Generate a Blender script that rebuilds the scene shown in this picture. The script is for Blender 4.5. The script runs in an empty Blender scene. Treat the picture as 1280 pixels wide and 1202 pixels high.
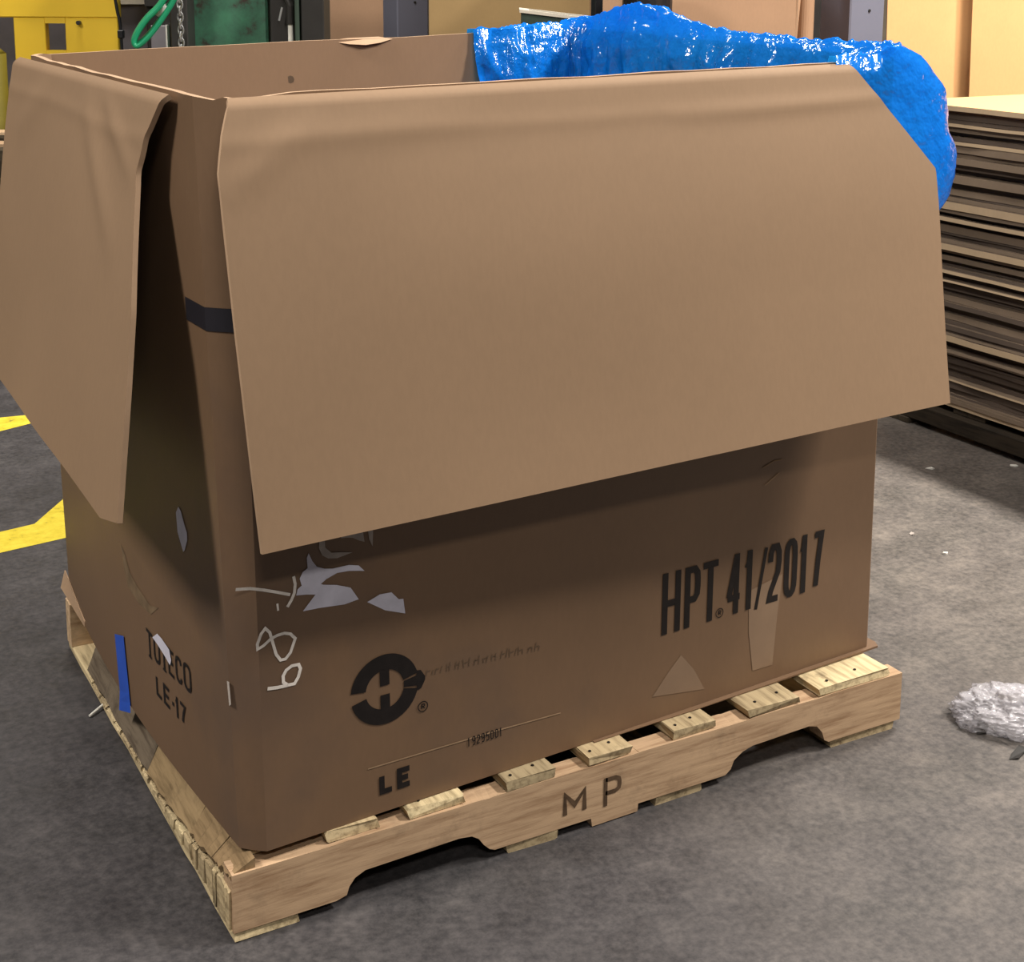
import bpy, bmesh, math, random
from mathutils import Vector, Matrix, noise
random.seed(7)
PI = math.pi
C = bpy.context.scene.collection

# ------------------------------------------------------------------ camera
cam_d = bpy.data.cameras.new('camera')
cam = bpy.data.objects.new('camera', cam_d); C.objects.link(cam)
CAM = Vector((-0.5326, -1.7193, 1.2963))
YAW, PITCH, ROLL = 0.50978, 0.18782, 0.00547
fw = Vector((math.sin(YAW)*math.cos(PITCH), math.cos(YAW)*math.cos(PITCH), -math.sin(PITCH)))
rt = Vector((math.cos(YAW), -math.sin(YAW), 0)); up = rt.cross(fw)
rt2 = rt*math.cos(ROLL) + up*math.sin(ROLL); up2 = -rt*math.sin(ROLL) + up*math.cos(ROLL)
cam.matrix_world = Matrix(((rt2.x, up2.x, -fw.x, CAM.x), (rt2.y, up2.y, -fw.y, CAM.y), (rt2.z, up2.z, -fw.z, CAM.z), (0, 0, 0, 1)))
cam_d.sensor_width = 36; cam_d.lens = 36*1804.3/1280; cam_d.shift_y = -(601-317.6)/1280
cam_d.clip_end = 100
bpy.context.scene.camera = cam

# ------------------------------------------------------------------ world, lamps, exposure
S = bpy.context.scene
S.view_settings.view_transform = 'Standard'; S.view_settings.look = 'None'
S.view_settings.gamma = 1; S.view_settings.use_curve_mapping = False
S.view_settings.exposure = -0.25
w = bpy.data.worlds.new('world'); S.world = w; w.use_nodes = True
w.node_tree.nodes['Background'].inputs[0].default_value = (0.95, 0.92, 0.88, 1)
w.node_tree.nodes['Background'].inputs[1].default_value = 0.065
def lamp(name, loc, size, power, col=(1.0, 0.94, 0.86), sy=None):
    l = bpy.data.lights.new(name, 'AREA'); l.shape = 'RECTANGLE'; l.size = size; l.size_y = sy or size
    l.energy = power; l.color = col
    o = bpy.data.objects.new(name, l); C.objects.link(o); o.location = loc
    return o
lamp('bay_or_fill_lamp', (3.75, -1.5, 4.3), 0.3, 470, sy=1.2)
lamp('bay_or_fill_lamp', (3.75, 1.0, 4.3), 0.3, 300, sy=1.2)
lamp('bay_or_fill_lamp', (0.2, -2.4, 5.0), 1.3, 150, sy=0.5)
lamp('bay_or_fill_lamp', (-1.2, -4.6, 4.4), 1.3, 150, sy=0.5)  # unseen frontal fill light, added to brighten the front flap
lamp('bay_or_fill_lamp', (-3.2, 0.4, 4.4), 1.3, 340, sy=0.5)
lamp('bay_or_fill_lamp', (0.6, 3.4, 4.8), 1.3, 150, sy=0.5)

# ------------------------------------------------------------------ materials
def lin(c):
    f = lambda x: x/12.92 if x <= 0.04045 else ((x+0.055)/1.055)**2.4
    return tuple(f(v/255) for v in c) + (1,)
class NT:
    def __init__(s, name):
        s.m = bpy.data.materials.new(name); s.m.use_nodes = True
        s.n = s.m.node_tree.nodes; s.l = s.m.node_tree.links; s.p = s.n['Principled BSDF']
    def new(s, t, **k):
        n = s.n.new(t)
        for a, b in k.items(): setattr(n, a, b)
        return n
    def noise(s, scale, detail=4, coord='Object', stretch=(1, 1, 1), rough=0.55, loc=(0, 0, 0)):
        tc = s.new('ShaderNodeTexCoord'); mp = s.new('ShaderNodeMapping')
        mp.inputs['Scale'].default_value = stretch; mp.inputs['Location'].default_value = loc
        s.l.new(tc.outputs[coord], mp.inputs[0])
        t = s.new('ShaderNodeTexNoise'); t.inputs['Scale'].default_value = scale
        t.inputs['Detail'].default_value = detail; t.inputs['Roughness'].default_value = rough
        s.l.new(mp.outputs[0], t.inputs[0]); return t.outputs['Fac']
    def ramp(s, src, stops):
        r = s.new('ShaderNodeValToRGB'); e = r.color_ramp.elements
        while len(e) < len(stops): e.new(0.5)
        for i, (pos, col) in enumerate(stops): e[i].position = pos; e[i].color = col
        s.l.new(src, r.inputs[0]); return r.outputs[0]
    def mix(s, fac, a, b, mode='MIX'):
        x = s.new('ShaderNodeMix', data_type='RGBA', blend_type=mode)
        for sock, v in ((x.inputs[0], fac), (x.inputs[6], a), (x.inputs[7], b)):
            if hasattr(v, 'default_value') or hasattr(v, 'links'): s.l.new(v, sock)
            else: sock.default_value = v
        return x.outputs[2]
    def bump(s, src, strength, dist=0.002):
        b = s.new('ShaderNodeBump'); b.inputs['Strength'].default_value = strength; b.inputs['Distance'].default_value = dist
        s.l.new(src, b.inputs['Height']); s.l.new(b.outputs[0], s.p.inputs['Normal'])
    def col(s, v):
        if isinstance(v, tuple): s.p.inputs['Base Color'].default_value = v
        else: s.l.new(v, s.p.inputs['Base Color'])
    def set(s, **k):
        for a, b in k.items(): s.p.inputs[a.replace('_', ' ')].default_value = b
        return s
def sc(c, f): return (c[0]*f, c[1]*f, c[2]*f, 1)

def cardboard(name, rgb, rough=0.75, spec=0.3, var=0.12, blot=None):
    t = NT(name); c = lin(rgb)
    n1 = t.noise(2.2, 5); n2 = t.noise(140, 2, stretch=(1, 1, 0.35))
    base = t.ramp(n1, [(0.3, sc(c, 1-var)), (0.7, sc(c, 1+var))])
    base = t.mix(0.09, base, t.ramp(n2, [(0.35, sc(c, 0.75)), (0.65, sc(c, 1.2))]))
    if blot:
        n3 = t.noise(3.1, 6, loc=(3, 1, 7)); 
        base = t.mix(t.ramp(n3, [(0.55, (0, 0, 0, 1)), (0.72, (0.6, 0.6, 0.6, 1))]), base, lin(blot))
    t.col(base); t.set(Roughness=rough, Specular_IOR_Level=spec); t.bump(n2, 0.06, 0.001)
    return t.m
def plain(name, rgb, rough=0.6, spec=0.4, metal=0.0, var=0.15, scale=8, bump=0.0):
    t = NT(name); c = lin(rgb); n = t.noise(scale, 5)
    t.col(t.ramp(n, [(0.3, sc(c, 1-var)), (0.7, sc(c, 1+var))]))
    t.set(Roughness=rough, Specular_IOR_Level=spec, Metallic=metal)
    if bump: t.bump(n, bump)
    return t.m
def wood(name, light, dark, axis, stain=0.5):
    t = NT(name); st = {'x': (1.2, 14, 14), 'y': (14, 1.2, 14)}[axis]
    n = t.noise(6, 6, stretch=st, rough=0.65); 
    base = t.ramp(n, [(0.3, lin(dark)), (0.52, lin(light)), (0.75, sc(lin(light), 1.2))])
    oi = t.new('ShaderNodeObjectInfo')
    base = t.mix(1.0, base, t.ramp(oi.outputs['Random'], [(0, (0.58, 0.56, 0.54, 1)), (0.5, (0.82, 0.78, 0.74, 1)), (1, (1.1, 1.1, 1.05, 1))]), 'MULTIPLY')
    n2 = t.noise(9, 5, loc=(4, 2, 1), rough=0.7)
    base = t.mix(t.ramp(n2, [(0.56, (0, 0, 0, 1)), (0.7, (stain, stain, stain, 1))]), base, lin((52, 44, 36)))
    t.col(base); t.set(Roughness=0.8, Specular_IOR_Level=0.2); t.bump(n, 0.35, 0.002)
    return t.m

M = {}
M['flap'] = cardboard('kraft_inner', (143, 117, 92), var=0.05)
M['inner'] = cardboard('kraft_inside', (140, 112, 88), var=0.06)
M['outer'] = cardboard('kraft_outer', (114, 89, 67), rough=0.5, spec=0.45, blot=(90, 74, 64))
M['edge'] = cardboard('kraft_edge', (178, 148, 120), var=0.25)
M['kraft_bg'] = cardboard('kraft_far', (168, 134, 106))
M['kraft_olive'] = cardboard('kraft_far_olive', (150, 124, 84))
M['kraft_bright'] = cardboard('kraft_sheet', (228, 174, 118), var=0.06)
M['ink'] = plain('black_ink', (26, 21, 20), 0.55, 0.3, var=0.3, scale=60)
M['ink_faded'] = plain('faded_ink', (96, 78, 62), 0.6, 0.3, var=0.2, scale=60)
M['ink_wood'] = plain('stencil_ink', (84, 66, 50), 0.8, 0.2, var=0.4, scale=60)
M['chalk'] = plain('white_marker', (222, 214, 206), 0.8, 0.2, var=0.15, scale=90)
M['scratch'] = plain('kraft_scratch', (150, 124, 98), 0.8, 0.2)
M['paper'] = plain('torn_paper', (206, 204, 218), 0.8, 0.2, var=0.12, scale=30)
M['paper_thin'] = plain('paper_residue', (176, 166, 158), 0.8, 0.2, var=0.2, scale=40)
M['scuff'] = plain('dusty_scuff', (116, 97, 75), 0.8, 0.2, var=0.25, scale=40)
M['tape_tan'] = plain('clear_tape', (136, 112, 90), 0.25, 0.5, var=0.1)
M['tape_blue'] = plain('blue_tape', (38, 84, 190), 0.5, 0.4)
M['tape_black'] = plain('black_tape', (36, 34, 40), 0.4, 0.5)
M['wood_x'] = wood('pallet_wood_long', (196, 168, 138), (156, 126, 98), 'x', 0.3)
M['wood_y'] = wood('pallet_wood_cross', (204, 186, 150), (140, 122, 94), 'y', 0.75)
M['wood_old_x'] = wood('dark_skid_wood', (66, 58, 48), (36, 32, 28), 'x')
M['wood_old_y'] = wood('dark_skid_wood_cross', (66, 58, 48), (36, 32, 28), 'y')
M['side_brown'] = wood('brown_side_board', (146, 124, 94), (108, 90, 66), 'y', 0.4)
M['side_grey'] = wood('grey_side_board', (132, 120, 104), (92, 80, 68), 'y', 0.6)
M['nail'] = plain('nail_steel', (40, 36, 34), 0.5, 0.5, 0.6)
M['steel_blue'] = plain('blue_grey_paint', (118, 119, 134), 0.5, 0.4, var=0.06, scale=3)
M['yellow'] = plain('yellow_paint', (228, 190, 52), 0.45, 0.4, var=0.06, scale=5)
M['yellow_dull'] = plain('dull_yellow_paint', (112, 100, 26), 0.6, 0.3)
M['grey'] = plain('grey_machine_paint', (128, 124, 130), 0.5, 0.4)
M['pale'] = plain('pale_beige_paint', (206, 198, 182), 0.5, 0.4)
M['dark'] = plain('dark_steel', (52, 50, 48), 0.45, 0.5, 0.3)
M['dark_green'] = plain('dark_green_paint', (52, 66, 56), 0.5, 0.4, var=0.3)
M['black'] = plain('black_plastic', (24, 24, 28), 0.4, 0.5)
M['silver'] = plain('bright_steel', (200, 200, 200), 0.3, 0.5, 0.7)
M['hose'] = plain('green_hose', (34, 150, 106), 0.35, 0.5)
M['white'] = plain('white_label', (228, 226, 218), 0.6, 0.3)
t = NT('scuffed_green_paint'); n = t.noise(11, 6, rough=0.7)
t.col(t.ramp(n, [(0.36, lin((62, 52, 46))), (0.46, lin((62, 104, 84))), (0.7, lin((72, 132, 102)))])); t.set(Roughness=0.45); M['green'] = t.m
# stained concrete
t = NT('stained_concrete')
n1 = t.noise(0.9, 7, rough=0.6); n2 = t.noise(9, 8, rough=0.72); n3 = t.noise(70, 4, rough=0.7); n4 = t.noise(2.2, 7, stretch=(1, 2.2, 1), loc=(5, 3, 0), rough=0.65)
b = t.ramp(n1, [(0.3, lin((62, 62, 66))), (0.55, lin((84, 82, 82))), (0.75, lin((104, 100, 96)))])
b = t.mix(t.ramp(n4, [(0.45, (0, 0, 0, 1)), (0.68, (0.55, 0.55, 0.55, 1))]), b, lin((58, 62, 58)))
b = t.mix(0.55, b, t.ramp(n2, [(0.32, lin((30, 30, 32))), (0.52, lin((78, 76, 76))), (0.72, lin((126, 121, 116)))]))
b = t.mix(0.3, b, t.ramp(n3, [(0.35, lin((46, 45, 46))), (0.65, lin((126, 121, 117)))]))
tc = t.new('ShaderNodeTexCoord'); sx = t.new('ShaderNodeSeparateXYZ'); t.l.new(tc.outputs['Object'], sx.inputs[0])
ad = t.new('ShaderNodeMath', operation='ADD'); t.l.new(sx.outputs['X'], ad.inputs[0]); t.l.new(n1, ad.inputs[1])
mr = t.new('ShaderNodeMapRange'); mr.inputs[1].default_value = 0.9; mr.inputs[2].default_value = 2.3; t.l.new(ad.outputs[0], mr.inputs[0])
b = t.mix(1.0, b, t.ramp(mr.outputs[0], [(0.0, (0.60, 0.59, 0.63, 1)), (1.0, (1.38, 1.27, 1.15, 1))]), 'MULTIPLY')   # lamp falloff painted into the concrete: dark on the left, light on the right
t.col(b); t.l.new(t.ramp(n2, [(0.3, (0.5, 0.5, 0.5, 1)), (0.7, (0.75, 0.75, 0.75, 1))]), t.p.inputs['Roughness'])
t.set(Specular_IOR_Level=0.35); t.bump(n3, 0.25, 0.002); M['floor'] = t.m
t = NT('worn_yellow_line'); n = t.noise(24, 6, rough=0.7)
t.col(t.ramp(n, [(0.3, lin((96, 92, 60))), (0.4, lin((206, 184, 44))), (0.75, lin((236, 216, 74)))])); t.set(Roughness=0.6); M['line'] = t.m
# blue film
t = NT('blue_polythene')
n = t.noise(3, 3); n2 = t.noise(24, 3, rough=0.5)
t.col(t.ramp(n, [(0.3, (0.004, 0.19, 0.85, 1)), (0.7, (0.010, 0.28, 0.95, 1))]))
t.set(Roughness=0.13, Specular_IOR_Level=0.8, Coat_Weight=0.6, Coat_Roughness=0.06); t.bump(n2, 0.75, 0.018)
tr = t.new('ShaderNodeBsdfTranslucent'); tr.inputs[0].default_value = (0.02, 0.42, 1.0, 1)
tp = t.new('ShaderNodeBsdfTransparent'); tp.inputs[0].default_value = (0.15, 0.5, 1.0, 1)
m1 = t.new('ShaderNodeMixShader'); m1.inputs[0].default_value = 0.35
m2 = t.new('ShaderNodeMixShader'); m2.inputs[0].default_value = 0.14
t.l.new(t.p.outputs[0], m1.inputs[1]); t.l.new(tr.outputs[0], m1.inputs[2])
t.l.new(m1.outputs[0], m2.inputs[1]); t.l.new(tp.outputs[0], m2.inputs[2])
t.l.new(m2.outputs[0], t.n['Material Output'].inputs[0]); M['film'] = t.m
t = NT('clear_film'); n2 = t.noise(60, 5)
t.col((0.6, 0.58, 0.62, 1)); t.set(Roughness=0.1, Specular_IOR_Level=0.9); t.bump(n2, 0.6, 0.006)
tp = t.new('ShaderNodeBsdfTransparent'); m2 = t.new('ShaderNodeMixShader'); m2.inputs[0].default_value = 0.6
t.l.new(t.p.outputs[0], m2.inputs[1]); t.l.new(tp.outputs[0], m2.inputs[2]); t.l.new(m2.outputs[0], t.n['Material Output'].inputs[0]); M['clear'] = t.m

# ------------------------------------------------------------------ helpers
def link(name, me, mats, parent=None, smooth=False, loc=None, rz=None):
    o = bpy.data.objects.new(name, me); C.objects.link(o)
    for m in (mats if isinstance(mats, (list, tuple)) else [mats]): me.materials.append(m)
    if parent is not None: o.parent = parent
    if loc is not None: o.location = loc
    if rz is not None: o.rotation_euler = (0, 0, rz)
    if smooth:
        for p in me.polygons: p.use_smooth = True
    return o
def mesh(name, vs, fs, mats, parent=None, smooth=False, mi=None, **k):
    me = bpy.data.meshes.new(name); me.from_pydata([tuple(v) for v in vs], [], fs); me.update()
    o = link(name, me, mats, parent, smooth, **k)
    if mi:
        for p, i in zip(me.polygons, mi): p.material_index = i
    return o
def empty(name, label, cat, loc=(0, 0, 0), rz=0, group=None):
    o = bpy.data.objects.new(name, None); C.objects.link(o); o.location = loc; o.rotation_euler = (0, 0, rz)
    o.empty_display_size = 0.1
    return tag(o, label, cat, group)
def tag(o, label, cat, group=None):
    o['label'] = label; o['category'] = cat
    if group: o['group'] = group
    return o
class MB:
    def __init__(s): s.v = []; s.f = []
    def add(s, vs, fs):
        k = len(s.v); s.v += [tuple(v) for v in vs]; s.f += [tuple(i+k for i in f) for f in fs]; return s
    def box(s, x0, x1, y0, y1, z0, z1, ch=0.0):
        if ch <= 0:
            vs = [(x, y, z) for z in (z0, z1) for y in (y0, y1) for x in (x0, x1)]
            return s.add(vs, [(0, 2, 3, 1), (4, 5, 7, 6), (0, 1, 5, 4), (2, 6, 7, 3), (0, 4, 6, 2), (1, 3, 7, 5)])
        bm = bmesh.new(); bmesh.ops.create_cube(bm, size=1)
        for v in bm.verts: v.co = ((x0+x1)/2+v.co.x*(x1-x0), (y0+y1)/2+v.co.y*(y1-y0), (z0+z1)/2+v.co.z*(z1-z0))
        bmesh.ops.bevel(bm, geom=bm.edges[:], offset=ch, segments=1, affect='EDGES'); bm.verts.index_update()
        s.add([v.co[:] for v in bm.verts], [tuple(v.index for v in f.verts) for f in bm.faces]); bm.free(); return s
    def tube(s, pts, r, n=10, caps=True):
        pts = [Vector(p) for p in pts]; rings = []; ref = None
        for i, p in enumerate(pts):
            d = (pts[min(i+1, len(pts)-1)]-pts[max(i-1, 0)]).normalized()
            if ref is None: ref = Vector((0, 0, 1)) if abs(d.z) < 0.9 else Vector((1, 0, 0))
            a = (ref - d*ref.dot(d)).normalized(); ref = a; b = d.cross(a)
            rings.append([p + a*r*math.cos(2*PI*k/n) + b*r*math.sin(2*PI*k/n) for k in range(n)])
        vs = [v for q in rings for v in q]
        fs = [(i*n+k, i*n+(k+1) % n, (i+1)*n+(k+1) % n, (i+1)*n+k) for i in range(len(pts)-1) for k in range(n)]
        if caps: fs += [tuple(range(n))[::-1], tuple((len(pts)-1)*n+k for k in range(n))]
        return s.add(vs, fs)
    def build(s, name, mat, parent=None, smooth=False, **k): return mesh(name, s.v, s.f, mat, parent, smooth, **k)
def cyl(r, z0, z1, n=20, x=0, y=0, r2=None):
    m = MB(); r2 = r if r2 is None else r2
    vs = [(x+r*math.cos(2*PI*k/n), y+r*math.sin(2*PI*k/n), z0) for k in range(n)]+[(x+r2*math.cos(2*PI*k/n), y+r2*math.sin(2*PI*k/n), z1) for k in range(n)]
    return m.add(vs, [(k, (k+1) % n, n+(k+1) % n, n+k) for k in range(n)]+[tuple(range(n))[::-1], tuple(range(n, 2*n))])
def lerp(a, b, t): return a+(b-a)*t
def interp(x, tab):
    if x <= tab[0][0]: return tab[0][1]
    for (a, p), (b, q) in zip(tab, tab[1:]):
        if x <= b: return lerp(p, q, (x-a)/(b-a))
    return tab[-1][1]
def sm(x): x = max(0.0, min(1.0, x)); return x*x*(3-2*x)

# ------------------------------------------------------------------ setting
nx = 2
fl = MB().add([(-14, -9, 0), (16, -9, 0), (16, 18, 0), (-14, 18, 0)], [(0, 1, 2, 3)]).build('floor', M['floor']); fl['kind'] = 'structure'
def painted(poly):
    o = mesh('painted_line', [(x, y, 0.0006) for x, y in poly], [tuple(range(len(poly)))], M['line'], fl)
    return o
o = painted([(-2.2, 2.98), (0.158, 2.653), (0.28, 2.635), (1.2, 2.51), (1.2, 2.41), (0.24, 2.555), (0.134, 2.515), (-2.2, 2.85)]); 
o = painted([(-2.2, 1.92), (-0.008, 1.707), (0.075, 1.722), (0.168, 1.855), (0.34, 2.10), (0.42, 2.06), (0.21, 1.75), (0.19, 1.605), (-0.03, 1.575), (-2.2, 1.79)])
# far wall, in the row frame of the storage behind the box (axis turned with the view of the aisle)
def spot(px, d):   # a point on the floor: bearing (as tangent units) and distance along the aisle
    l = (px-640)/1804.3*d
    return (CAM.x + rt.x*l + math.sin(YAW)*d, CAM.y + rt.y*l + math.cos(YAW)*d, 0)
AR = -YAW
wl = MB().box(-13, 11, 0, 0.2, 0, 5.5).build('wall_back', plain('far_wall_paint', (128, 116, 100), 0.8, 0.2), None, loc=spot(640, 9.5), rz=AR); wl['kind'] = 'structure'

# ------------------------------------------------------------------ pallet under the box
pal = empty('wooden_pallet', 'pale notched wooden pallet stenciled MP under the large cardboard box', 'pallet')
def board(name, x0, x1, y0, y1, z0, z1, mat, parent, seed, long='y', rough=0.0025):
    """a slightly worn, chamfered board, subdivided along its length"""
    rnd = random.Random(seed); n = 12; c = 0.0022; vs = []; fs = []
    a0, a1, b0, b1 = (y0, y1, x0, x1) if long == 'y' else (x0, x1, y0, y1)
    prof = [(b0+c, z0), (b1-c, z0), (b1, z0+c), (b1, z1-c), (b1-c, z1), (b0+c, z1), (b0, z1-c), (b0, z0+c)]
    ts = [0]+[min(1, max(0, (i+rnd.uniform(-.3, .3))/n)) for i in range(1, n)]+[1]
    for i, tt in enumerate(ts):
        a = lerp(a0, a1, tt)
        for k, (b_, z) in enumerate(prof):
            j = rough if z > z0+c else 0
            aj = a + (rnd.uniform(0, 0.006)*(1 if i == 0 else -1) if i in (0, len(ts)-1) else 0)
            bj = b_ + rnd.uniform(-1, 1)*rough; zj = z - rnd.uniform(0, 1)*j*0.8
            vs.append((bj, aj, zj) if long == 'y' else (aj, bj, zj))
    m = 8
    for i in range(len(ts)-1):
        for k in range(m):
            f = (i*m+k, i*m+(k+1) % m, (i+1)*m+(k+1) % m, (i+1)*m+k); fs.append(f if long == 'x' else f[::-1])
    e0, e1 = tuple(range(m)), tuple((len(ts)-1)*m+k for k in range(m))
    fs += [e0[::-1], e1] if long == 'x' else [e0, e1[::-1]]
    return mesh(name, vs, fs, mat, parent)
NOTCH = [(0.0, 0.016), (0.150, 0.016), (0.166, 0.020), (0.170, 0.032), (0.179, 0.043), (0.195, 0.050), (0.345, 0.053), (0.366, 0.050), (0.378, 0.042), (0.386, 0.030), (0.396, 0.020),
         (0.405, 0.016), (0.575, 0.016), (0.577, 0.002), (0.662, 0.003), (0.663, 0.016), (0.835, 0.016), (0.846, 0.024), (0.852, 0.038), (0.870, 0.049), (0.890, 0.054), (1.010, 0.057),
         (1.028, 0.052), (1.040, 0.038), (1.046, 0.022), (1.056, 0.016), (1.219, 0.016)]
def stringer(y0, y1, seed):
    rnd = random.Random(seed); vs = []; fs = []; PR = [(max(x, .036) if seed == 1 else x, z) for x, z in NOTCH]; n = len(PR)
    for y in (y0, y1):
        for x, z in PR: vs.append((x, y, z))
        for x, z in PR: vs.append((x, y, 0.105-(0.002*rnd.random())))
    for i in range(n-1):
        fs += [(i, i+1, n+i+1, n+i), (2*n+i+1, 2*n+i, 3*n+i, 3*n+i+1), (n+i, n+i+1, 3*n+i+1, 3*n+i), (i+1, i, 2*n+i, 2*n+i+1)]
    fs += [(0, n, 3*n, 2*n), (n-1, 3*n-1, 4*n-1, 2*n-1)]
    return mesh('stringer', vs, fs, M['wood_x'], pal)
for i, y in enumerate((0.0, 0.49, 0.98)): stringer(y, y+0.037, i)
for i, (a, b_, y0) in enumerate([(0.036, 0.104, 0.028), (0.140, 0.218, 0.004), (0.265, 0.355, 0.002), (0.425, 0.510, -0.003), (0.568, 0.648, -0.002), (0.730, 0.813, 0.0), (0.880, 0.985, -0.001), (1.032, 1.192, -0.001)]):
    d = board('deck_board', a, b_, y0, 1.016, 0.105, 0.121 if y0 < 0.02 else 0.1205, M['wood_y'], pal, 20+i)
    for q in range(2):
        xx = lerp(a, b_, random.uniform(.15, .35)+0.42*q); nl = cyl(0.0026, 0.1205, 0.1216, 8, xx, y0+0.018+0.008*(q % 2)).build('nail_head', M['nail'], d)
for i, (a, b_) in enumerate([(0.002, 0.095), (0.427, 0.514), (0.697, 0.789), (1.064, 1.208)]):
    board('bottom_board', a, b_, 0.0, 1.016, 0.0, 0.016, M['wood_y'], pal, 40+i, rough=0.0015)
MB().tube([(-0.028, 0.717, 0.004), (0.0, 0.738, 0.008), (0.03, 0.76, 0.013)], 0.0022, 6).build('wood_splinter', M['white'], pal)
# worn near side: split boards sagging outward from the deck, with a pale splintered lower edge
ZO = [(0, .102), (.07, .088), (.17, .066), (.30, .048), (.45, .040), (.85, .034)]
for i, (a, b_, mt, zb) in enumerate([(0.004, 0.080, 'side_brown', 0), (0.083, 0.185, 'side_brown', 0), (0.188, 0.42, 'side_brown', 0), (0.425, 0.84, 'side_grey', 0)]):
    rnd = random.Random(80+i); n = 10; vs = []
    for k in range(n+1):
        y = lerp(a, b_, k/n); zo = interp(y, ZO)+rnd.uniform(-.003, .003); xo = -.003+rnd.uniform(-.002, .002)
        vs += [(xo, y, zo), (.034, y, .1185), (.034, y, .104), (xo+.004, y, zo-.010)]
    fs = [(k*4+q, k*4+(q+1) % 4, (k+1)*4+(q+1) % 4, (k+1)*4+q) for k in range(n) for q in range(4)]+[(3, 2, 1, 0), tuple(n*4+q for q in range(4))]
    mesh('side_board', vs, [f[::-1] for f in fs], M[mt], pal)
    k0 = a
    while k0 < b_-.01:
        k1 = min(b_, k0+rnd.uniform(.03, .06)); zt_ = min(interp(k0, ZO), interp(k1, ZO))-.012
        board('side_splinter', -.002+rnd.uniform(-.002, .001), .012, k0, k1-.003, .0165, max(.024, zt_), M['wood_y'], pal, int(k0*1000), rough=.0015); k0 = k1

# ------------------------------------------------------------------ ribbons -> flat print on a surface
def ribbon_quads(pts, wd, step=0.03):
    pts = [Vector(p) for p in pts]
    if len(pts) == 2 or True:
        out = [pts[0]]
        for a, b_ in zip(pts, pts[1:]):
            k = max(1, int((b_-a).length/step))
            for i in range(1, k+1): out.append(a.lerp(b_, i/k))
        pts = out
    closed = (pts[0]-pts[-1]).length < 1e-6
    L = []; R = []
    for i, p in enumerate(pts):
        a = pts[i-1] if i > 0 else (pts[-2] if closed else None)
        b_ = pts[i+1] if i < len(pts)-1 else (pts[1] if closed else None)
        d1 = (p-a).normalized() if a is not None else None; d2 = (b_-p).normalized() if b_ is not None else None
        if d1 is None: d1 = d2
        if d2 is None: d2 = d1
        n1 = Vector((-d1.y, d1.x)); n2 = Vector((-d2.y, d2.x)); m = (n1+n2)
        m = m.normalized() if m.length > 1e-4 else n1
        f = min(1.6, 1/max(0.3, m.dot(n1)))
        L.append(p+m*wd/2*f); R.append(p-m*wd/2*f)
    return [(R[i], R[i+1], L[i+1], L[i]) for i in range(len(pts)-1)]
class Print:
    """collects flat ink shapes in metres along / up a face, then lays them on the face"""
    def __init__(s, surf, off): s.q = []; s.surf = surf; s.off = off
    def line(s, pts, wd, step=0.03): s.q += ribbon_quads(pts, wd, step); return s
    def poly(s, pts): s.q.append([Vector(p) for p in pts]); return s
    def ring(s, c, r0, r1, a0, a1, n=24):
        for i in range(n):
            t0 = lerp(a0, a1, i/n); t1 = lerp(a0, a1, (i+1)/n)
            P = lambda r, t: Vector((c[0]+r*math.cos(t), c[1]+r*math.sin(t)))
            s.q.append([P(r0, t0), P(r1, t0), P(r1, t1), P(r0, t1)])
        return s
    def build(s, name, mat, parent, label=None):
        bm = bmesh.new()
        for q in s.q:
            try: f = bm.faces.new([bm.verts.new((p[0], p[1], 0)) for p in q])
            except ValueError: pass
        bmesh.ops.triangulate(bm, faces=[f for f in bm.faces if len(f.verts) > 4])
        for v in bm.verts: v.co = s.surf(v.co.x, v.co.y, s.off)
        bm.normal_update(); me = bpy.data.meshes.new(name); bm.to_mesh(me); bm.free()
        o = link(name, me, mat, parent)
        if label: o['label'] = label
        return o
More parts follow.
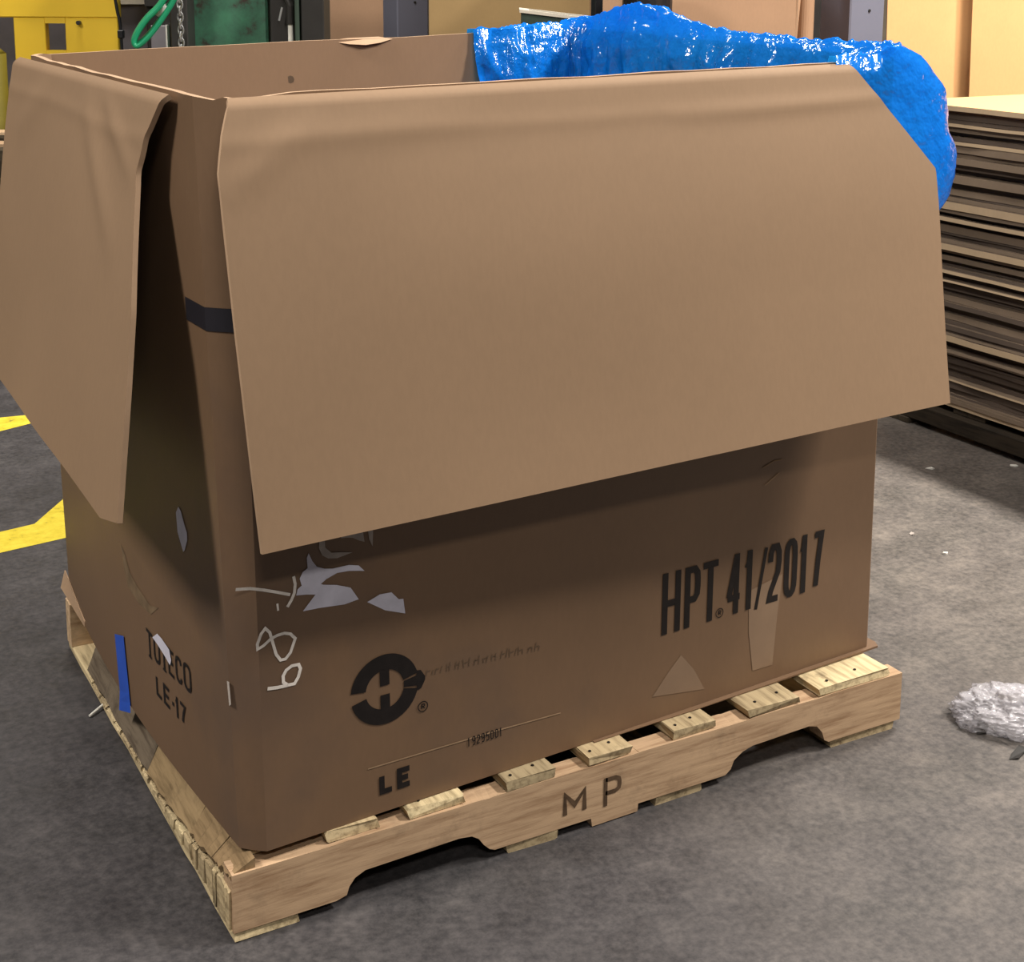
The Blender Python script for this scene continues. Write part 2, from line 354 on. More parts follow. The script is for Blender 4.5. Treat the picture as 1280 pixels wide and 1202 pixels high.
GL = {
 'H': [[(0, 0), (0, 1)], [(1, 0), (1, 1)], [(0, .5), (1, .5)]],
 'P': [[(0, 0), (0, 1)], [(0, 1), (.7, 1), (.95, .92), (1, .8), (1, .65), (.95, .53), (.7, .45), (0, .45)]],
 'T': [[(0, 1), (1, 1)], [(.5, 0), (.5, 1)]],
 '4': [[(.72, 0), (.72, 1)], [(.66, 1), (.0, .27)], [(-.12, .25), (1.1, .25)]],
 '1': [[(.75, 0), (.75, 1)], [(.75, 1), (.55, .82), (.1, .74)]],
 '/': [[(0, -.08), (1, 1)]],
 '2': [[(0, .72), (.05, .88), (.25, .99), (.75, .99), (.97, .87), (1, .7), (.9, .5), (.15, .15), (0, 0), (1, 0)]],
 '0': [[(.36, 0), (.14, .05), (.03, .14), (0, .25), (0, .75), (.03, .86), (.14, .95), (.36, 1), (.64, 1), (.86, .95), (.97, .86), (1, .75), (1, .25), (.97, .14), (.86, .05), (.64, 0), (.36, 0)]],
 '7': [[(0, 1), (1, 1), (.62, .5), (.4, 0)]],
 'L': [[(0, 1), (0, 0), (1, 0)]],
 'E': [[(1, 1), (0, 1), (0, 0), (1, 0)], [(0, .5), (.85, .5)]],
 'O': [[(.36, 0), (.14, .05), (.03, .14), (0, .25), (0, .75), (.03, .86), (.14, .95), (.36, 1), (.64, 1), (.86, .95), (.97, .86), (1, .75), (1, .25), (.97, .14), (.86, .05), (.64, 0), (.36, 0)]],
 'C': [[(1, .78), (.85, .95), (.5, 1), (.15, .94), (0, .75), (0, .25), (.15, .06), (.5, 0), (.85, .05), (1, .22)]],
 '9': [[(1, .6), (.8, .47), (.3, .47), (0, .6), (0, .85), (.3, 1), (.8, 1), (1, .85), (1, .2), (.8, 0), (.1, 0)]],
 '5': [[(.95, 1), (.1, 1), (.05, .55), (.7, .6), (1, .45), (1, .15), (.7, 0), (0, .05)]],
 'M': [[(0, 0), (0, 1), (.5, .4), (1, 1), (1, 0)]],
 'R': [[(0, 0), (0, 1), (.8, 1), (1, .85), (1, .62), (.8, .48), (0, .48)], [(.5, .48), (1, 0)]],
 '-': [[(0, .45), (1, .45)]],
}
def glyph(pr, ch, x0, x1, y0, y1, wd, serif=0):
    h = wd/2; X = lambda a: lerp(x0+h, x1-h, a); Y = lambda a: lerp(y0+h, y1-h, a)
    for st in GL[ch]:
        pts = [(X(a), Y(b_)) for a, b_ in st]
        # run free ends out to the cell edge
        if len(st) == 2 and abs(st[0][0]-st[1][0]) < 1e-6:
            pts = [(pts[0][0], y0 if st[0][1] == 0 else pts[0][1]), (pts[1][0], y1 if st[1][1] == 1 else pts[1][1])]
        elif len(st) == 2 and st[0][1] == st[1][1] and ch == 'T':
            pts = [(x0, pts[0][1]), (x1, pts[1][1])]
        pr.line(pts, wd)
        if serif and len(st) == 2 and st[0][0] == st[1][0]:
            pr.line([(pts[0][0]-serif, pts[0][1]), (pts[0][0]+serif, pts[0][1])], wd*0.7)
def word(pr, txt, x0, x1, y0, y1, wd, gap=0.25, serif=0, slope=0):
    n = len(txt); cw = (x1-x0)/(n+gap*(n-1))
    for i, ch in enumerate(txt):
        a = x0+i*cw*(1+gap); dy = slope*(a-x0)
        glyph(pr, ch, a, a+cw*(0.6 if ch in '1-' else 1), y0+dy, y1+dy, wd, serif)
    return pr
pr = Print(lambda x, z, o: Vector((x, -o, z)), 0.0008)
glyph(pr, 'M', 0.523, 0.566, 0.032, 0.074, 0.008); pr.build('stencil_letter', M['ink_wood'], pal)
pr = Print(lambda x, z, o: Vector((x, -o, z)), 0.0008); glyph(pr, 'P', 0.597, 0.630, 0.030, 0.078, 0.007); pr.build('stencil_letter', M['ink_wood'], pal)

# ------------------------------------------------------------------ the cardboard box
V = Vector
NLb, NRb, FLb, FRb = V((.024, .004, .121)), V((1.231, .076, .121)), V((.006, 1.022, .121)), V((1.215, 1.09, .121))
NLt, NRt, FLt, FRt = V((.0, .01, 1.153)), V((1.22, .065, 1.172)), V((-.012, 1.03, 1.158)), V((1.21, 1.09, 1.19))
def bil(a, b_, c, d, u, v): return (a*(1-u)+b_*u)*(1-v)+(c*(1-u)+d*u)*v
def front(u, v):
    p = bil(NLb, NRb, NLt, NRt, u, v); p.y -= 0.008*math.sin(PI*min(1, max(0, u)))*math.sin(PI*min(1, max(0, v)*0.9)); return p
def left(u, v):     # u runs from the far edge to the near edge
    p = bil(FLb, NLb, FLt, NLt, u, v); p.x -= 0.022*math.sin(PI*min(1, max(0, u)))*(1-0.6*v); return p
def right(u, v): return bil(NRb, FRb, NRt, FRt, u, v)
def back(u, v): return bil(FRb, FLb, FRt, FLt, u, v)
SIDES = [(left, 26), (front, 30), (right, 14), (back, 14)]
def cham(v): return 0.028+0.012*v
def loop(v):
    pts = []
    for k, (f, n) in enumerate(SIDES):
        L = 1.2 if k in (1, 3) else 1.02; c = cham(v)/L
        for i in range(n+1): pts.append(f(lerp(c, 1-c, i/n), v))
        # rounded corner to next side
        a = pts[-1]; g = SIDES[(k+1) % 4][0]; L2 = 1.02 if k in (1, 3) else 1.2
        b_ = g(cham(v)/L2, v); cr = f(1, v)
        for tt in (0.25, 0.5, 0.75):
            q = a.lerp(b_, tt); pts.append(q.lerp(cr, 0.45*4*tt*(1-tt)*0.12))
    return pts
def inset(pts, d):
    n = len(pts); out = []
    for i, p in enumerate(pts):
        tng = pts[(i+1) % n]-pts[i-1]; nrm = V((-tng.y, tng.x, 0)).normalized()   # loop runs left(far->near), front, right, back: counter-clockwise
        out.append(p+nrm*d)
    return out
box = empty('cardboard_box', 'large open cardboard bulk box with hanging flaps on wooden pallet', 'box', (0, 0, 0))
NV = 24; vs = []; fs = []; mi = []
loops = [loop(j/NV) for j in range(NV+1)]; N = len(loops[0])
for i, p in enumerate(loops[-1]):
    p.z += 0.0025*noise.noise(V((i*0.35, 0, 0)))
    k = math.exp(-((i-28.5)/3.0)**2); p.z += k*(0.006*noise.noise(V((i*1.7, 3, 0)))-.004)
for l in loops: vs += l
TH = 0.010
inn = []
for j, l in enumerate(loops):
    q = inset(l, TH)
    if j == 0:
        for p in q: p.z += 0.008
    inn.append(q); 
for l in inn: vs += l
o2 = (NV+1)*N
for j in range(NV):
    for i in range(N):
        k = (i+1) % N
        fs.append((j*N+i, j*N+k, (j+1)*N+k, (j+1)*N+i)); mi.append(0)
        fs.append((o2+j*N+k, o2+j*N+i, o2+(j+1)*N+i, o2+(j+1)*N+k)); mi.append(1)
for i in range(N):
    k = (i+1) % N; fs.append((NV*N+i, NV*N+k, o2+NV*N+k, o2+NV*N+i)); mi.append(2)
fs.append(tuple(range(N))[::-1]); mi.append(0); fs.append(tuple(o2+i for i in range(N))); mi.append(1)
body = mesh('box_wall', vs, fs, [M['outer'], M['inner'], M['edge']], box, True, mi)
body.data.set_sharp_from_angle(angle=math.radians(38))

def sheet_part(name, P, nu, nv, th, nrm_sign, mats, parent, label=None):
    """a cardboard panel: P(i/nu, j/nv) gives the outer skin; th metres thick, corrugated edge on all sides"""
    g = [[P(i/nu, j/nv) for i in range(nu+1)] for j in range(nv+1)]
    vs = []; 
    def nrm(i, j):
        a = g[j][min(i+1, nu)]-g[j][max(i-1, 0)]; b_ = g[min(j+1, nv)][i]-g[max(j-1, 0)][i]
        return a.cross(b_).normalized()*nrm_sign
    for j in range(nv+1):
        for i in range(nu+1): vs.append(g[j][i])
    for j in range(nv+1):
        for i in range(nu+1): vs.append(g[j][i]-nrm(i, j)*th)
    K = (nu+1)*(nv+1); W = nu+1; fs = []; mi = []
    for j in range(nv):
        for i in range(nu):
            f = (j*W+i, j*W+i+1, (j+1)*W+i+1, (j+1)*W+i)
            if nrm_sign < 0: f = f[::-1]
            fs.append(f); mi.append(0); fs.append(tuple(K+x for x in f[::-1])); mi.append(1)
    rimp = [(i, 0) for i in range(nu)]+[(nu, j) for j in range(nv)]+[(i, nv) for i in range(nu, 0, -1)]+[(0, j) for j in range(nv, 0, -1)]
    for (a, b_), (c, d) in zip(rimp, rimp[1:]+rimp[:1]):
        p, q = b_*W+a, d*W+c; f = (q, p, K+p, K+q)
        fs.append(f if nrm_sign > 0 else f[::-1]); mi.append(2)
    o = mesh(name, vs, fs, mats, parent, True, mi); o.data.set_sharp_from_angle(angle=math.radians(50))
    if label: o['label'] = label
    return o
def flapfn(bl, br, tl, tr, Lt, Rt, out, seed, wob=0.004, lift=0.008, bulge=0.009, creases=()):
    def P(a, b_):       # b_ = 0 at the fold, 1 at the free edge
        d = b_**1.25; v = 1-d
        u = lerp(interp(v, Lt), interp(v, Rt), a)
        p = bil(bl, br, tl, tr, u, v)
        roll = 0.012
        k = min(1.0, d*0.56/roll); s = math.sin(k*PI/2)
        p = p + out*(lift*s)
        p.z += 0.001*(1-s)-0.003
        p = p + out*(wob*noise.noise(V((u*3.1, v*2.6, seed)))*min(1, d*6) + 0.0012*math.exp(-((d-0.10-0.02*noise.noise(V((u*2, 0, seed))))/0.02)**2) + bulge*6.75*d*(1-d)**2)
        for (u0, v0, u1, v1, h, wd_) in creases:      # a soft ridge along a line on the panel
            dx, dy = u1-u0, (v1-v0)*.5; L2 = dx*dx+dy*dy; t_ = max(0, min(1, ((u-u0)*dx+(v-v0)*.5*dy)/L2))
            q = math.hypot(u-u0-dx*t_, (v-v0)*.5-dy*t_); p = p+out*(h*math.exp(-(q/wd_)**2)*math.sin(PI*min(1, max(0, .12+.76*t_))))
        return p
    return P
fm = [M['flap'], M['outer'], M['edge']]
# front flap, its far upper corner cut off at a slant
P = flapfn(V((.025, -.081, .594)), V((1.2, -.08, .624)), NLt+V((0, -.006, 0)), NRt+V((0, -.006, 0)),
           [(0, 0), (.5, -.001), (.69, .0), (.839, .001), (.92, .010), (1, .024)], [(0, 1.0), (.68, 1.008), (1, .879)], V((0, -1, 0.1)), 1, creases=[(.02, .80, .10, .93, .004, .018), (.58, .885, .92, .895, .0018, .010), (.05, .90, .30, .925, .002, .02)])
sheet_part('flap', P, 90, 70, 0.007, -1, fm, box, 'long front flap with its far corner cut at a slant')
# left flap
P = flapfn(V((-.105, 1.03, .59)), V((-.112, .10, .59)), FLt+V((-.014, 0, -.002)), NLt+V((-.013, 0, -.001)),
           [(0, 0.0), (.9, 0.0), (.975, -.005), (1, 0.01)], [(0, .955), (.035, 1.04), (.5, .95), (.815, .861), (.9, .872), (.97, .895), (1, .905)], V((-1, 0, 0.15)), 4, 0.002, 0.008, 0.006, [(.55, .93, .80, .62, .0045, .024), (.66, .95, .84, .80, .004, .016), (.12, .80, .30, .93, .003, .03)])
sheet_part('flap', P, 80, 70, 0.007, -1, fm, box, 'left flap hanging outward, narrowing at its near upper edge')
# far flap and right flap, hanging outside
P = flapfn(V((1.19, 1.19, .64)), V((.01, 1.13, .62)), FRt+V((0, .008, 0)), FLt+V((0, .008, 0)), [(0, .02), (1, .03)], [(0, .98), (1, .965)], V((0, 1, .1)), 9)
sheet_part('flap', P, 30, 16, 0.007, -1, fm, box)
P = flapfn(V((1.262, .14, .66)), V((1.262, 1.02, .66)), NRt+V((.008, 0, 0)), FRt+V((.008, 0, 0)), [(0, .06), (1, .06)], [(0, .98), (1, .96)], V((1, 0, .1)), 12, 0.002, 0.004, 0.0)
sheet_part('flap', P, 24, 16, 0.007, -1, fm, box, 'right flap lying under the blue film')

W_, H_, D_ = 1.21, 1.045, 1.02
def sf(x, z, o):
    p = front(x/W_, z/H_); p.y -= o; return p
def sl(x, z, o):
    p = left(x/D_, z/H_); p.x -= o; return p
fu = lambda pts: [(a*W_, b_*H_) for a, b_ in pts]
lu = lambda pts: [(a*D_, b_*H_) for a, b_ in pts]
OFF = 0.0012
UM = [(826, .586), (846, .615), (875, .655), (906, .697), (943, .75), (975, .80), (1003, .841), (1028, .875)]
for ch, a, b_ in [('H', 825, 847.5), ('P', 852.5, 872), ('T', 875, 894.5), ('4', 906, 925), ('1', 927, 939), ('/', 942, 956), ('2', 956.5, 973), ('0', 976.5, 993.5), ('1', 996, 1006.5), ('7', 1013, 1029)]:
    pr = Print(sf, OFF); glyph(pr, ch, interp(a, UM)*W_, interp(b_, UM)*W_ if b_ < 1028 else .877*W_, .141*H_, .242*H_, 0.0115 if ch != '/' else 0.007)
    pr.build('printed_letter', M['ink'], box)
def regmark(c, r):
    q = Print(sf, OFF).ring(c, r*0.82, r, 0, 2*PI, 20)
    glyph(q, 'R', c[0]-r*.36, c[0]+r*.4, c[1]-r*.5, c[1]+r*.5, r*.2); return q
regmark((.686*W_, .150*H_), .0085).build('registered_mark', M['ink'], box)
regmark((.2275*W_, .142*H_), .0085).build('registered_mark', M['ink'], box)
lc = (.178*W_, .184*H_); RO, RI = .0535, .030
pr = Print(sf, OFF); A = math.radians
pr.ring(lc, RI, RO, A(13), A(173), 28); pr.ring(lc, RI, RO, A(193), A(347), 28); pr.ring(lc, RI, RO, A(-9), A(9), 6)
pr.poly([(lc[0]-.0075, lc[1]+.006), (lc[0]+.0075, lc[1]+.006), (lc[0]+.0075, lc[1]+RI+.003), (lc[0]-.0075, lc[1]+RI+.003)])
pr.poly([(lc[0]-.0075, lc[1]-RI-.003), (lc[0]+.0075, lc[1]-RI-.003), (lc[0]+.0075, lc[1]-.008), (lc[0]-.0075, lc[1]-.008)])
pr.poly([(lc[0]+RO-.003, lc[1]-.0155), (lc[0]+RO+.004, lc[1]-.0145), (lc[0]+RO+.011, lc[1]-.002), (lc[0]+RO+.011, lc[1]+.003), (lc[0]+RO+.004, lc[1]+.0145), (lc[0]+RO-.003, lc[1]+.0155)])
pr.build('printed_logo', M['ink'], box, 'black round emblem with an H inside a ring')
for ch, a, b_ in (('L', .167, .187), ('E', .1905, .211)):
    pr = Print(sf, OFF); glyph(pr, ch, a*W_, b_*W_, .028*H_, .0595*H_, .0085); pr.build('printed_letter', M['ink'], box)
word(Print(sf, OFF), '19295001', .288*W_, .339*W_, .0585*H_, .0725*H_, .0017, .3).build('printed_lettering', M['ink'], box, 'small black number 19295001')
pr = Print(sf, OFF*0.7); rnd = random.Random(3)
for i in range(26):
    a = lerp(.234, .40, i/26)+rnd.uniform(-.002, .002); yb = lerp(.186, .176, i/26)
    pr.line(fu([(a, yb), (a+rnd.uniform(-.001, .003), yb+rnd.uniform(.006, .014))]), .0016)
    if i % 2 == 0: pr.line(fu([(a, yb+.006), (a+.006, yb+.007)]), .0013)
pr.build('faded_lettering', M['ink_faded'], box)
pr = Print(sf, OFF*0.7).line(fu([(.153, .073), (.25, .071), (.34, .069), (.426, .065)]), .0022); pr.build('scratch', M['scratch'], box)
# chalk marks
pr = Print(sf, OFF)
pr.line(fu([(.004, .377), (.02, .374), (.035, .368), (.05, .361), (.066, .353)]), .0042).line(fu([(.071, .377), (.0725, .366), (.071, .354), (.067, .345), (.062, .337)]), .0042).line(fu([(.0505, .345), (.051, .335)]), .003)
pr.line(fu([(.0695, .291), (.064, .299), (.057, .302), (.049, .3015), (.041, .299), (.032, .292), (.025, .289), (.025, .296), (.030, .309), (.035, .315), (.040, .308), (.043, .292), (.046, .276), (.051, .266), (.057, .266), (.063, .273), (.0695, .291)]), .0042)
pr.line(fu([(.034, .231), (.046, .229), (.058, .2285)]), .005).line(fu([(.058, .2285), (.053, .234), (.053, .243), (.057, .250), (.064, .254), (.072, .2535), (.074, .247), (.071, .236), (.066, .228), (.058, .2285)]), .0046)
pr.build('chalk_writing', M['chalk'], box, 'white hand-drawn marks including an 8')
# torn labels
def patch(pts, name, mat, surf=sf, conv=fu, off=OFF, label=None): return Print(surf, off).poly(conv(pts)).build(name, mat, box, label)
patch([(.08, .326), (.096, .345), (.085, .348), (.073, .350), (.075, .358), (.080, .362), (.078, .372), (.082, .380), (.088, .384), (.0875, .398), (.090, .404), (.094, .392), (.099, .383), (.108, .378), (.118, .3755), (.138, .3755), (.150, .3715), (.157, .362), (.150, .364), (.138, .367), (.123, .368), (.110, .363), (.103, .358), (.106, .356), (.122, .3515), (.139, .343), (.1485, .324), (.131, .3215), (.10, .325)], 'torn_label', M['paper'], label='torn white paper label remnant')
patch([(.159, .317), (.175, .3235), (.190, .3225), (.199, .310), (.205, .309), (.207, .287), (.181, .299)], 'torn_label', M['paper'], label='small torn white paper triangle')
patch([(.104, .425), (.1025, .408), (.106, .397), (.113, .391), (.124, .3885), (.143, .392), (.129, .3955), (.117, .398), (.110, .407), (.110, .425)], 'torn_label', M['paper_thin'])
patch([(.128, .427), (.13, .415), (.137, .414), (.144, .412), (.152, .406), (.158, .403), (.156, .427)], 'torn_label', M['paper_thin'])
patch([(.162, .43), (.164, .405), (.168, .394), (.1695, .42), (.170, .43)], 'torn_label', M['paper_thin'])
patch([(.621, .098), (.600, .075), (.574, .042), (.664, .026), (.645, .065)], 'tape_patch', M['tape_tan'], off=OFF*.6)
patch([(.738, .172), (.80, .185), (.793, .112), (.788, .029), (.751, .030), (.741, .099)], 'tape_patch', M['tape_tan'], off=OFF*.6)
pr = Print(sf, OFF).line(fu([(.755, .375), (.775, .382), (.79, .381)]), .0022).line(fu([(.76, .345), (.785, .360)]), .0022); pr.build('scratch', M['scratch'], box)
# side print and tape
for ch, a, b_ in [('T', .632, .660), ('O', .666, .694), ('T', .700, .726), ('E', .732, .758), ('C', .764, .790), ('O', .797, .827)]:
    dz = lerp(.139, .156, (a-.632)/.165); pr = Print(sl, OFF); glyph(pr, ch, a*D_, b_*D_, dz*H_, (dz+.042)*H_, .0058, .007 if ch == 'T' else 0); pr.build('printed_letter', M['ink'], box)
for ch, a, b_ in [('L', .668, .694), ('E', .702, .730), ('-', .737, .750), ('1', .752, .766), ('7', .772, .797)]:
    dz = lerp(.088, .094, (a-.668)/.12); pr = Print(sl, OFF); glyph(pr, ch, a*D_, b_*D_, dz*H_, (dz+.033)*H_, .0062); pr.build('printed_letter', M['ink'], box)
patch([(.665, .178), (.690, .194), (.712, .194), (.742, .190), (.748, .176), (.742, .166), (.715, .172), (.69, .176)], 'torn_label', M['paper'], sl, lu, OFF*1.5)
patch([(.816, .430), (.805, .418), (.807, .39), (.826, .368), (.832, .372), (.845, .391), (.846, .402), (.838, .410), (.826, .426)], 'torn_label', M['paper'], sl, lu)
patch([(.966, .238), (.974, .240), (.976, .209), (.969, .204)], 'torn_label', M['paper_thin'], sl, lu)
patch([(.515, .272), (.535, .262), (.56, .240), (.60, .232), (.66, .226), (.70, .238), (.66, .212), (.60, .206), (.545, .212), (.525, .235)], 'scuff', M['scuff'], sl, lu, OFF*.5)
# blue tape runs down over the bottom edge
pr = Print(lambda x, z, o: sl(x, max(z, 0), o + max(0, -z)*0.12) + V((0, 0, min(z, 0))), 0.002)
a0 = lu([(.445, .094), (.503, .114), (.5235, -.008), (.462, -.03)])
k = 8
for i in range(k):
    p = lambda q, r, s_: (lerp(a0[q][0], a0[r][0], s_), lerp(a0[q][1], a0[r][1], s_))
    pr.poly([p(0, 3, (i+1)/k), p(1, 2, (i+1)/k), p(1, 2, i/k), p(0, 3, i/k)])
pr.build('tape_strip', M['tape_blue'], box, 'blue tape strip')
# black tape round the near corner
row = []
for v in (.708, .738):
    l = inset(loop(v), -0.0012); i0 = 24; row.append(l[i0:i0+8])
vs = row[0]+row[1]; n = len(row[0])
mesh('tape_strip', vs, [(i, i+1, n+i+1, n+i) for i in range(n-1)], M['tape_black'], box)
# cardboard pad under the box, peeking out at the front right, and the torn flare at the far left bottom
pad = [(.60, .033), (.80, .041), (1.0, .053), (1.224, .068), (1.231, .082), (1.22, .30), (.60, .30)]
mb = MB(); n = len(pad); mb.add([(x, y, 0.1212) for x, y in pad]+[(x, y, 0.1222+0.003*max(0, (x-.75)/.5)) for x, y in pad], [tuple(range(n))[::-1], tuple(range(n, 2*n))]+[(i, (i+1) % n, n+(i+1) % n, n+i) for i in range(n)])
mb.build('bottom_pad', M['outer'], box)
def P(a, b_):       # pale torn lip along the far end of the bottom edge
    u = lerp(-.004, .19, a); p = left(max(u, 0), lerp(.035, 0.002, b_)*(1-a*.7)); p.x -= .002+.010*b_*(1-a)
    if u < 0: p.y += .004
    return p
sheet_part('torn_lip', P, 12, 3, 0.002, -1, [M['edge'], M['inner'], M['edge']], box)

mesh('peeled_edge', [(.585, 1.053, 1.172), (.63, 1.047, 1.165), (.665, 1.044, 1.163), (.70, 1.048, 1.167), (.73, 1.054, 1.174), (.70, 1.058, 1.179), (.665, 1.056, 1.178), (.63, 1.056, 1.177)], [(0, 1, 7), (1, 2, 6, 7), (2, 3, 5, 6), (3, 4, 5)], M['edge'], box)
mesh('stain_spot', [(.500+.008*math.cos(k*PI/4)*(1+.2*math.sin(k*3)), 1.0445, 1.097+.008*math.sin(k*PI/4)) for k in range(8)], [tuple(range(8))], M['ink_faded'], box)

# ------------------------------------------------------------------ blue liner folded over the far right of the rim
path = []
for i in range(60): t_ = i/60; path.append((lerp(.922, 1.155, t_), lerp(1.067, 1.080, t_), 0, 1))
for i in range(16): a = lerp(PI/2, 0, i/16); path.append((1.157+.050*math.cos(a), 1.031+.050*math.sin(a), math.cos(a), math.sin(a)))
for i in range(150): t_ = i/150; path.append((lerp(1.207, 1.216, t_), lerp(1.031, .113, t_), 1, 0))
for i in range(20): a = lerp(0, -PI/2, i/20); path.append((1.166+.050*math.cos(a), .112+.050*math.sin(a), math.cos(a), math.sin(a)))
for i in range(25): t_ = i/24; path.append((lerp(1.166, 1.045, t_), lerp(.062, .056, t_), 0, -1))
cs = [0]
for a, b_ in zip(path, path[1:]): cs.append(cs[-1]+math.hypot(a[0]-b_[0], a[1]-b_[1]))
BT = [(.924, 1.186), (.95, 1.190), (1.029, 1.193), (1.111, 1.198), (1.204, 1.208)]
RT = [(.06, 1.190), (.138, 1.192), (.218, 1.191), (.345, 1.190), (.533, 1.198), (.664, 1.213), (.762, 1.236), (.865, 1.246), (.957, 1.232), (1.054, 1.212), (1.10, 1.205)]
PO = [(0, 0), (.018, .034), (.072, .070), (.168, .094), (.224, .092), (.258, .080), (.305, .040)]
NTv = 64; vs = []; fs = []
for i, (x, y, nx_, ny_) in enumerate(path):
    s = cs[i]
    if i < 60: zt = interp(x, BT); k = 0.34; Lo = 0.22
    elif i < 226: zt = interp(y, RT); k = lerp(0.42, 1.5, sm((0.70-y)/0.58)); Lo = 0.27+0.03*noise.noise(V((s*4, 0, 0)))
    else: zt = interp(x, [(1.04, 1.176), (1.10, 1.182), (1.19, 1.190)]); k = lerp(0.10, 1.5, sm((x-1.12)/0.08)); Lo = 0.29
    for j in range(NTv+1):
        t_ = j/NTv
        if t_ < 0.42:                     # inside, rising to the rim
            q = t_/0.42; z = lerp(0.80, zt-0.006, q); o = -0.030-0.016*math.sin(q*PI)*0.6 + 0.024*sm((q-.86)/.14); env = 1.0
        elif t_ < 0.52:
            q = (t_-.42)/.10; z = zt+0.006*math.sin(q*PI)-0.006*(1-q)-0.0*q; o = lerp(-0.006, 0.006, q); env = 0.55
        else:
            q = (t_-.52)/.48; d = q*Lo; z = zt-d; o = 0.006+k*interp(d, PO); env = 1.0
        deep = sm((zt-z)/0.03)
        f1 = noise.noise(V((s*13+2.5*t_, t_*3.2, 1.3))); f2 = noise.noise(V((s*38+6*t_, t_*15, 5.1))); f3 = noise.noise(V((s*120, t_*40, 9.7)))
        rid = 1-abs(noise.noise(V((s*15+3*t_, t_*4, 3.3))))*2
        amp = 0.012 if i < 226 else lerp(.004, .009, k)
        if t_ > 0.52: amp *= 0.75
        dd = amp*(f1*0.9+rid*0.6+f2*0.85+f3*0.4)
        if t_ > 0.52: dd = max(dd, -0.002) if k < 0.2 else dd
        z += (1-deep)*0.010*(f2*0.7+f1*0.6+f3*.4)*1.0
        o += dd*(0.3+0.7*deep)*env
        # keep the film off the cardboard
        if t_ < 0.42 and z < zt-0.03: o = min(o, -0.012)
        rim = 1.1826+.0075*sm((x-.92)/.29) if i < 60 else 1.172+.018*(y-.065)/1.025
        if t_ < .47 and z < rim+.005: o = min(o, -.012 if 66 < i < 232 else -.010)
        if t_ > .47 and z < rim+.005 and ny_ >= 0: o = max(o, .012)
        if -0.03 < o < 0.035 and z > rim-.02 and .40 < t_ < .60: z = max(z, rim+.008+.004*f1)
        oy = min(o, .005+.11*max(0, zt-z)+.0015*f1) if ny_ < 0 and t_ > .45 else o
        vs.append((x+(math.sqrt(nx_) if nx_ > 0 and ny_ < 0 else nx_)*o, y+ny_*oy, z))
W2 = NTv+1
for i in range(len(path)-1):
    for j in range(NTv): fs.append((i*W2+j, i*W2+j+1, (i+1)*W2+j+1, (i+1)*W2+j))
ln = mesh('plastic_liner', vs, fs, M['film'], None, True)
tag(ln, 'crumpled translucent blue plastic liner draped over the cardboard box rim', 'plastic liner')

# ------------------------------------------------------------------ stack of cardboard sheets on a dark skid
skid = empty('dark_skid', 'dark low wooden skid under the tall stack of cardboard sheets', 'pallet', (2.56, 0, 0))
for i, y in enumerate((0.08, 0.30, 0.54, 0.80, 1.06, 1.32)): MB().box(0.0, 1.25, y, y+0.12, 0.066, 0.084, 0.002).build('deck_board', M['wood_old_x'], skid)
for x in (-0.03, 0.55, 1.1): MB().box(x, x+0.09, 0.03, 1.46, 0.018, 0.066, 0.002).build('stringer', M['wood_old_y'], skid)
for y in (0.06, 0.66, 1.32): MB().box(-0.035, 1.22, y, y+0.12, 0.0, 0.018, 0.002).build('bottom_board', M['wood_old_x'], skid)
edge_m = [cardboard('sheet_edge_dark', (82, 70, 61), var=.35), cardboard('sheet_edge_mid', (118, 102, 86), var=.3), cardboard('sheet_edge_pale', (172, 150, 122), var=.2)]
STACK = []; rnd = random.Random(11); z = 0.084; top = 0.953; count = 0
while z < top-0.004:
    th = rnd.choice([.006, .008, .010, .012, .014, .018, .022]); th = min(th, top-z)
    kind = rnd.choices([0, 1, 2], [.52, .3, .18])[0]
    rec = {0: rnd.uniform(.0, .045), 1: rnd.uniform(-.008, .018), 2: rnd.uniform(-.016, .006)}[kind]
    last = z+th >= top-0.004
    if last: th = top-z; kind = 2; rec = -.012
    wavy = (not last) and 0.775 < z < 0.79+0.01 and kind != 9
    n = 18; vs = []; y0, y1 = rnd.uniform(.0, .03), 1.45+rnd.uniform(-.02, .012)
    if last: y1 = 1.46
    sd = rnd.uniform(0, 99)
    for i in range(n+1):
        y = lerp(y0, y1, i/n); xe = 2.56+rec+0.006*noise.noise(V((y*7, sd, 0)))
        dz = 0.0025*noise.noise(V((y*5, sd, 4)))
        for (x, zz) in ((xe, z+max(0, dz)), (xe+.002, z+th-0.0004+min(0, dz)), (3.74+rec*.5, z+th-0.0004), (3.74+rec*.5, z)): vs.append((x, y, zz))
    fs = [(i*4+k, (i+1)*4+k, (i+1)*4+(k+1) % 4, i*4+(k+1) % 4) for i in range(n) for k in range(4)]+[(3, 2, 1, 0), (n*4, n*4+1, n*4+2, n*4+3)]
    mi = [1 if k in (0,) else 0 for i in range(n) for k in range(4)]+[1, 1]
    o = mesh('cardboard_sheet', vs, fs, [M['kraft_bright'] if last else edge_m[1], edge_m[kind]], None, False, mi)
    STACK.append((o, kind, th))
    z += th; count += 1
for i, (o, kind, th) in enumerate(reversed(STACK)):
    k = i+1; sfx = 'th' if 10 < k < 20 else {1: 'st', 2: 'nd', 3: 'rd'}.get(k % 10, 'th')
    lab = 'topmost bright tan cardboard sheet on the tall stack' if i == 0 else f"{'thick' if th > .013 else 'thin'} {['dark-edged', 'mid-brown-edged', 'pale-edged'][kind]} cardboard sheet, {k}{sfx} from the top of the tall stack"
    tag(o, lab, 'cardboard sheet', 'flat cardboard sheets stacked on the dark skid')

